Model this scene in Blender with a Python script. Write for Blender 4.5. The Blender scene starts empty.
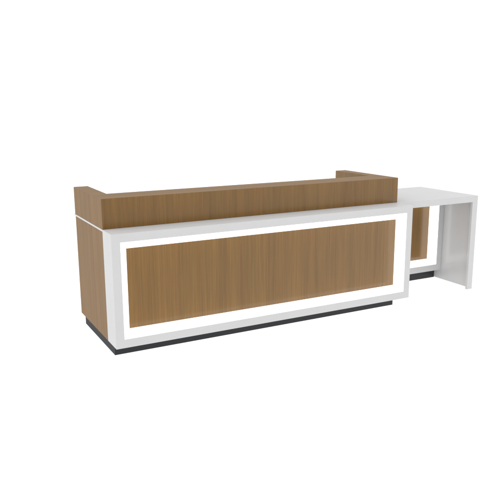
import bpy, bmesh, math
from mathutils import Vector, Matrix
S = bpy.context.scene
C = S.collection

# ---------------------------------------------------------------- sizes (m)
L, T, D, DB = 2.507, 0.193, 0.934, 0.914      # main desk length, frame depth, depths
ZT, H, SL, ZB = 1.067, 0.861, 0.0135, 0.084   # counter top, frame top, shelf thickness, plinth height
TU, TF, TW = 0.1935, 0.239, 0.107             # riser front, front thickness, side thickness
RA, RW, RWS, RD = 0.059, 0.041, 0.0365, 0.091 # light band inset, width, side width, recess
WX, WI, WF, WBK = 3.399, 3.391, 0.156, 0.902  # wing outer x, end panel inner x, front y, back y
WT, WS, WY, WZ = 0.061, 0.0545, 0.554, 0.094  # end edge width, top thickness, wing panel y and z


# ---------------------------------------------------------------- helpers
def box(bm, x0, y0, z0, x1, y1, z1):
    vs = [bm.verts.new(p) for p in [(x0, y0, z0), (x1, y0, z0), (x1, y1, z0), (x0, y1, z0),
                                    (x0, y0, z1), (x1, y0, z1), (x1, y1, z1), (x0, y1, z1)]]
    for f in [(3, 2, 1, 0), (4, 5, 6, 7), (0, 1, 5, 4), (1, 2, 6, 5), (2, 3, 7, 6), (3, 0, 4, 7)]:
        bm.faces.new([vs[i] for i in f])
    return vs


def prism(bm, pts, z0, z1):
    """plan outline (counter clockwise) extruded upward"""
    a = [bm.verts.new((x, y, z0)) for x, y in pts]
    b = [bm.verts.new((x, y, z1)) for x, y in pts]
    n = len(pts)
    bm.faces.new(a[::-1])
    bm.faces.new(b)
    for i in range(n):
        j = (i + 1) % n
        bm.faces.new([a[i], a[j], b[j], b[i]])


def ring(bm, x0, z0, x1, z1, u0, v0, u1, v1, y0, y1):
    """rectangular frame in the x-z plane: outer rect x0..x1,z0..z1, hole u0..u1,v0..v1, depth y0..y1"""
    def loop(a, b, c, d, y):
        return [bm.verts.new((p, y, q)) for p, q in [(a, b), (c, b), (c, d), (a, d)]]
    of, hf = loop(x0, z0, x1, z1, y0), loop(u0, v0, u1, v1, y0)
    ob, hb = loop(x0, z0, x1, z1, y1), loop(u0, v0, u1, v1, y1)
    for i in range(4):
        j = (i + 1) % 4
        bm.faces.new([of[i], of[j], hf[j], hf[i]])
        bm.faces.new([ob[j], ob[i], hb[i], hb[j]])
        bm.faces.new([of[j], of[i], ob[i], ob[j]])
        bm.faces.new([hf[i], hf[j], hb[j], hb[i]])


def link(name, bm, mats, parent=None, bevel=0.0012, label=None):
    bmesh.ops.recalc_face_normals(bm, faces=bm.faces)
    me = bpy.data.meshes.new(name)
    if not isinstance(mats, (list, tuple)):
        mats = [mats]
    for m in mats:
        me.materials.append(m)
    if len(mats) > 1:                      # horizontal faces take the lengthways grain
        bm.faces.ensure_lookup_table()
        for f in bm.faces:
            if abs(f.normal.z) > 0.9:
                f.material_index = 1
    bm.to_mesh(me)
    bm.free()
    o = bpy.data.objects.new(name, me)
    C.objects.link(o)
    if parent:
        o.parent = parent
    if bevel:
        b = o.modifiers.new('edge', 'BEVEL')
        b.width = bevel
        b.segments = 2
        b.limit_method = 'ANGLE'
        b.harden_normals = False
    if label:
        o['label'] = label
    return o


# ---------------------------------------------------------------- materials
def mat(name):
    m = bpy.data.materials.new(name)
    m.use_nodes = True
    nt = m.node_tree
    nt.nodes.clear()
    return m, nt, nt.nodes, nt.links


def shiny(nt, base, f0, f90, rough, normal=None):
    """diffuse base under a thin clear finish; base = colour tuple or socket"""
    N, K = nt.nodes, nt.links
    out = N.new('ShaderNodeOutputMaterial')
    d = N.new('ShaderNodeBsdfDiffuse')
    g = N.new('ShaderNodeBsdfGlossy')
    g.inputs['Roughness'].default_value = rough
    mx = N.new('ShaderNodeMixShader')
    lw = N.new('ShaderNodeLayerWeight')
    lw.inputs['Blend'].default_value = 0.5
    pw = N.new('ShaderNodeMath'); pw.operation = 'POWER'
    pw.inputs[1].default_value = 1.0
    mr = N.new('ShaderNodeMapRange')
    mr.inputs['To Min'].default_value = f0
    mr.inputs['To Max'].default_value = f90
    K.new(lw.outputs['Facing'], pw.inputs[0])
    K.new(pw.outputs[0], mr.inputs['Value'])
    K.new(mr.outputs[0], mx.inputs['Fac'])
    K.new(d.outputs[0], mx.inputs[1])
    K.new(g.outputs[0], mx.inputs[2])
    K.new(mx.outputs[0], out.inputs['Surface'])
    if hasattr(base, 'links'):
        K.new(base, d.inputs['Color'])
    else:
        d.inputs['Color'].default_value = (*base, 1)
    if normal is not None:
        K.new(normal, d.inputs['Normal'])
        K.new(normal, g.inputs['Normal'])
    return d, g


def wood(name, along, f0=.034, f90=.15, rough=.2):
    """straight-grained oak laminate; along = 'z' (upright grain) or 'x' (lengthways)"""
    m, nt, N, K = mat(name)
    tc = N.new('ShaderNodeTexCoord')

    def streaks(sc_cross, sc_along, detail, off):
        mp = N.new('ShaderNodeMapping')
        s = [sc_cross] * 3
        s['xyz'.index(along)] = sc_along
        mp.inputs['Scale'].default_value = s
        mp.inputs['Location'].default_value = (off, off * 1.7, off * .6)
        K.new(tc.outputs['Object'], mp.inputs['Vector'])
        n = N.new('ShaderNodeTexNoise')
        n.inputs['Scale'].default_value = 1
        n.inputs['Detail'].default_value = detail
        n.inputs['Roughness'].default_value = .6
        K.new(mp.outputs[0], n.inputs['Vector'])
        return n.outputs['Fac']

    def ramp(src, stops):
        r = N.new('ShaderNodeValToRGB')
        el = r.color_ramp.elements
        el[0].position, el[0].color = stops[0][0], (*stops[0][1], 1)
        el[1].position, el[1].color = stops[-1][0], (*stops[-1][1], 1)
        for p, c in stops[1:-1]:
            e = el.new(p); e.color = (*c, 1)
        K.new(src, r.inputs[0])
        return r.outputs[0]

    def mixc(kind, fac, a, b):
        x = N.new('ShaderNodeMix'); x.data_type = 'RGBA'; x.blend_type = kind
        x.inputs['Factor'].default_value = fac
        K.new(a, x.inputs['A']); K.new(b, x.inputs['B'])
        return x.outputs['Result']

    k = WOOD
    broad = ramp(streaks(13, .35, 3, 3.1), [(.32, (k[0] * .89, k[1] * .88, k[2] * .88)), (.5, k),
                                            (.68, (k[0] * 1.08, k[1] * 1.09, k[2] * 1.07))])
    mid = ramp(streaks(75, .9, 3, 9.4), [(.3, (.86, .85, .82)), (.5, (1, 1, 1)), (.72, (1.09, 1.10, 1.14))])
    fine = ramp(streaks(300, 3.5, 2, 17.7), [(.28, (.77, .74, .68)), (.55, (1, 1, 1)), (.8, (1.14, 1.15, 1.2))])
    hue = ramp(streaks(24, .5, 2, 31.0), [(.35, (1.04, .975, .93)), (.65, (.985, 1.0, .97))])
    col = mixc('MULTIPLY', 1, broad, mid)
    col = mixc('MULTIPLY', .9, col, fine)
    col = mixc('MULTIPLY', 1, col, hue)
    bp = N.new('ShaderNodeBump')
    bp.inputs['Strength'].default_value = .08
    bp.inputs['Distance'].default_value = .0006
    K.new(fine, bp.inputs['Height'])
    shiny(nt, col, f0, f90, rough, bp.outputs[0])
    return m


def plain(name, base, f0, f90, rough, wob=.012):
    m, nt, N, K = mat(name)
    tc = N.new('ShaderNodeTexCoord')
    n = N.new('ShaderNodeTexNoise')
    n.inputs['Scale'].default_value = 6
    n.inputs['Detail'].default_value = 4
    K.new(tc.outputs['Object'], n.inputs['Vector'])
    r = N.new('ShaderNodeValToRGB')
    r.color_ramp.elements[0].position = .35
    r.color_ramp.elements[1].position = .65
    r.color_ramp.elements[0].color = (*[c * (1 - wob) for c in base], 1)
    r.color_ramp.elements[1].color = (*[c * (1 + wob) for c in base], 1)
    K.new(n.outputs['Fac'], r.inputs[0])
    shiny(nt, r.outputs[0], f0, f90, rough)
    return m


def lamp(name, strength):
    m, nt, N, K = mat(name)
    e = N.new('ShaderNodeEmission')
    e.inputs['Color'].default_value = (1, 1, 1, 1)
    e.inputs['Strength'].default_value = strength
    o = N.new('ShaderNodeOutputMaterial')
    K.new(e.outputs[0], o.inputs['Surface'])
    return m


WOOD = (.184, .0965, .0215)
oak = wood('oak_upright', 'z')
oak_long = wood('oak_lengthways', 'x')
oak_deep = wood('oak_crossways', 'y')
oak_polished = wood('oak_upright_polished', 'z', .030, .21, .18)
white = plain('white_gloss_lacquer', (.548, .548, .550), .03, .10, .19)
white_edge = white
black = plain('charcoal_laminate', (.026, .0265, .030), .015, .08, .3)
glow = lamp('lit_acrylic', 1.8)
# white floor, made translucent so added light from below washes out contact shadow
ground, gnt, gN, gK = mat('translucent_shadowless_floor')
go = gN.new('ShaderNodeOutputMaterial'); gm = gN.new('ShaderNodeMixShader')
gt = gN.new('ShaderNodeBsdfTranslucent'); gd = gN.new('ShaderNodeBsdfDiffuse')
gt.inputs['Color'].default_value = (.96, .96, .96, 1)
gd.inputs['Color'].default_value = (.96, .96, .96, 1)
gm.inputs['Fac'].default_value = .12
gK.new(gt.outputs[0], gm.inputs[1]); gK.new(gd.outputs[0], gm.inputs[2]); gK.new(gm.outputs[0], go.inputs['Surface'])

# ---------------------------------------------------------------- the desk
desk = bpy.data.objects.new('reception_desk', None)
C.objects.link(desk)
desk.empty_display_size = .2
desk['label'] = 'long oak reception desk with a glowing white front frame and a white side wing'
desk['category'] = 'reception desk'


def lit_front(frame_name, x0, z0, x1, z1, y0, y1, sides, mats_label):
    """white frame round a recessed, edge-lit band and a wood infill"""
    l, r, b, t = sides
    bm = bmesh.new()
    ring(bm, x0, z0, x1, z1, x0 + l, z0 + b, x1 - r, z1 - t, y0, y1)
    fr = link(frame_name, bm, white, desk)
    g = .0008
    a0, c0, a1, c1 = x0 + l + g, z0 + b + g, x1 - r - g, z1 - t - g
    bm = bmesh.new()
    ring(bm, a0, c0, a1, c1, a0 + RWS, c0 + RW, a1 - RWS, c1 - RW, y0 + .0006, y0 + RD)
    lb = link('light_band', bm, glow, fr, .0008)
    bm = bmesh.new()
    box(bm, a0 + .004, y0 + RD + .0006, c0 + .004, a1 - .004, y0 + RD + .018, c1 - .004)
    link('infill_panel', bm, oak_polished, fr, 0)
    return fr


# main frame
fr = lit_front('front_frame', 0, ZB, L, H, 0, T, (RA, RA, RA, RA - .001), '')

# thin white shelf that carries the riser on three sides
bm = bmesh.new()
g = .0006
prism(bm, [(0, T + g), (L, T + g), (L, D + .02), (L - TW, D + .02), (L - TW, TU + TF), (TW, TU + TF), (TW, D + .02), (0, D + .02)],
      H - SL, H)
link('shelf', bm, white, desk, .001)

# oak cabinet below: side panels, back of the front, work surface
bm = bmesh.new()
box(bm, 0, T + g, ZB, .04, DB, H - SL - g)
link('side_panel', bm, [oak, oak_deep], desk)
bm = bmesh.new()
box(bm, L - .04, T + g, ZB, L, DB, H - SL - g)
link('side_panel', bm, [oak, oak_deep], desk)
bm = bmesh.new()
box(bm, .0405, T + g, ZB, L - .0405, T + .03, H - SL - g)
link('modesty_panel', bm, white, desk)
bm = bmesh.new()
box(bm, .0405, T + .031, .715, L - .0405, DB - .02, .74)
link('work_surface', bm, white, desk)

# riser (raised counter) in oak: front and two returns, one U-shaped piece
bm = bmesh.new()
x0, x1 = .002, L - .002
z0, z1 = H + .0006, ZT
prism(bm, [(x0, TU), (x1, TU), (x1, D), (x1 - TW, D), (x1 - TW, TU + TF), (x0 + TW, TU + TF), (x0 + TW, D), (x0, D)], z0, z1)
link('raised_counter', bm, [oak, oak_long], desk, .0014)

# recessed plinth
bm = bmesh.new()
box(bm, .0215, .1165, 0, L - .0705, DB - .03, ZB - g)
link('plinth', bm, black, desk, .0008)

# wing: top, end panel with a broad front edge, lit front, plinth
bm = bmesh.new()
box(bm, L + g, WF, H - WS, WX, WBK, H)
link('wing_top', bm, white, desk, .0003)
bm = bmesh.new()
box(bm, WI, WF + .022, .004, WX - .0005, WBK - .001, H - WS - g)
box(bm, WX - WT, WF, 0, WX, WF + .0215, H - WS - .0001)
link('end_panel', bm, white, desk, .0003)
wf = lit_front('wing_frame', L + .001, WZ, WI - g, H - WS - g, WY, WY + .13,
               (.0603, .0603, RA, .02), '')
bm = bmesh.new()
box(bm, L + .001, WY + .085, 0, WI - g, WY + .12, WZ - g)
link('wing_plinth', bm, black, desk, .0008)

# ---------------------------------------------------------------- floor
bm = bmesh.new()
R = 60
vs = [bm.verts.new((R * math.cos(i * math.pi / 32), R * math.sin(i * math.pi / 32), 0)) for i in range(64)]
bm.faces.new(vs)
fl = link('floor', bm, ground, None, 0)
fl['kind'] = 'structure'
fl.location.z = -.001

# ---------------------------------------------------------------- light: white surround, with strength added from the left and from below
w = bpy.data.worlds.new('World')
S.world = w
w.use_nodes = True
N, K = w.node_tree.nodes, w.node_tree.links
N.clear()
out = N.new('ShaderNodeOutputWorld')
bg = N.new('ShaderNodeBackground')
bg.inputs['Color'].default_value = (1, 1, 1, 1)
tc = N.new('ShaderNodeTexCoord')
sp = N.new('ShaderNodeSeparateXYZ')
K.new(tc.outputs['Generated'], sp.inputs[0])


def mrange(src, a, b, c, d):
    r = N.new('ShaderNodeMapRange'); r.interpolation_type = 'SMOOTHSTEP'
    for i, v in enumerate((a, b, c, d)):
        r.inputs[i + 1].default_value = v
    K.new(src, r.inputs[0])
    return r.outputs[0]


up = mrange(sp.outputs['Z'], 0.0, .55, 0.0, 1.0)
back = mrange(sp.outputs['Y'], -.25, .3, 0.0, 1.0)
under = mrange(sp.outputs['Z'], -.02, -.12, 0.0, 1.0)
mx = N.new('ShaderNodeMath'); mx.operation = 'MAXIMUM'
left = mrange(sp.outputs['X'], -.15, -.8, 0.0, 1.0)
m3 = N.new('ShaderNodeMath'); m3.operation = 'MAXIMUM'
K.new(left, m3.inputs[0]); K.new(back, m3.inputs[1])
K.new(up, mx.inputs[0]); K.new(m3.outputs[0], mx.inputs[1])
m2 = N.new('ShaderNodeMath'); m2.operation = 'MAXIMUM'
K.new(mx.outputs[0], m2.inputs[0]); K.new(under, m2.inputs[1])
st = mrange(m2.outputs[0], 0, 1, .90, 1.27)
ad = N.new('ShaderNodeMath'); ad.operation = 'MULTIPLY_ADD'
ad.inputs[1].default_value = .24
K.new(left, ad.inputs[0]); K.new(st, ad.inputs[2])
K.new(ad.outputs[0], bg.inputs['Strength'])
K.new(bg.outputs[0], out.inputs['Surface'])

# ---------------------------------------------------------------- camera
cam = bpy.data.cameras.new('camera')
co = bpy.data.objects.new('camera', cam)
C.objects.link(co)
S.camera = co
yaw, pit, roll, f = .4895, -.2183, -.0044, 667.4745
r = Vector((math.cos(yaw), -math.sin(yaw), 0))
fw = Vector((math.sin(yaw), math.cos(yaw), 0))
F = fw * math.cos(pit) + Vector((0, 0, math.sin(pit)))
U = -fw * math.sin(pit) + Vector((0, 0, math.cos(pit)))
R2 = r * math.cos(roll) + U * math.sin(roll)
U2 = -r * math.sin(roll) + U * math.cos(roll)
M = Matrix((R2, U2, -F)).transposed().to_4x4()
M.translation = Vector((-1.182, -4.1082, 1.6853))
co.matrix_world = M
cam.sensor_width = 36
cam.lens = f * 36 / 500
cam.clip_start = .05
cam.clip_end = 500

S.view_settings.view_transform = 'Standard'
S.view_settings.look = 'None'
S.view_settings.exposure = 0
S.view_settings.gamma = 1
S.cycles.max_bounces = 8
S.cycles.diffuse_bounces = 6
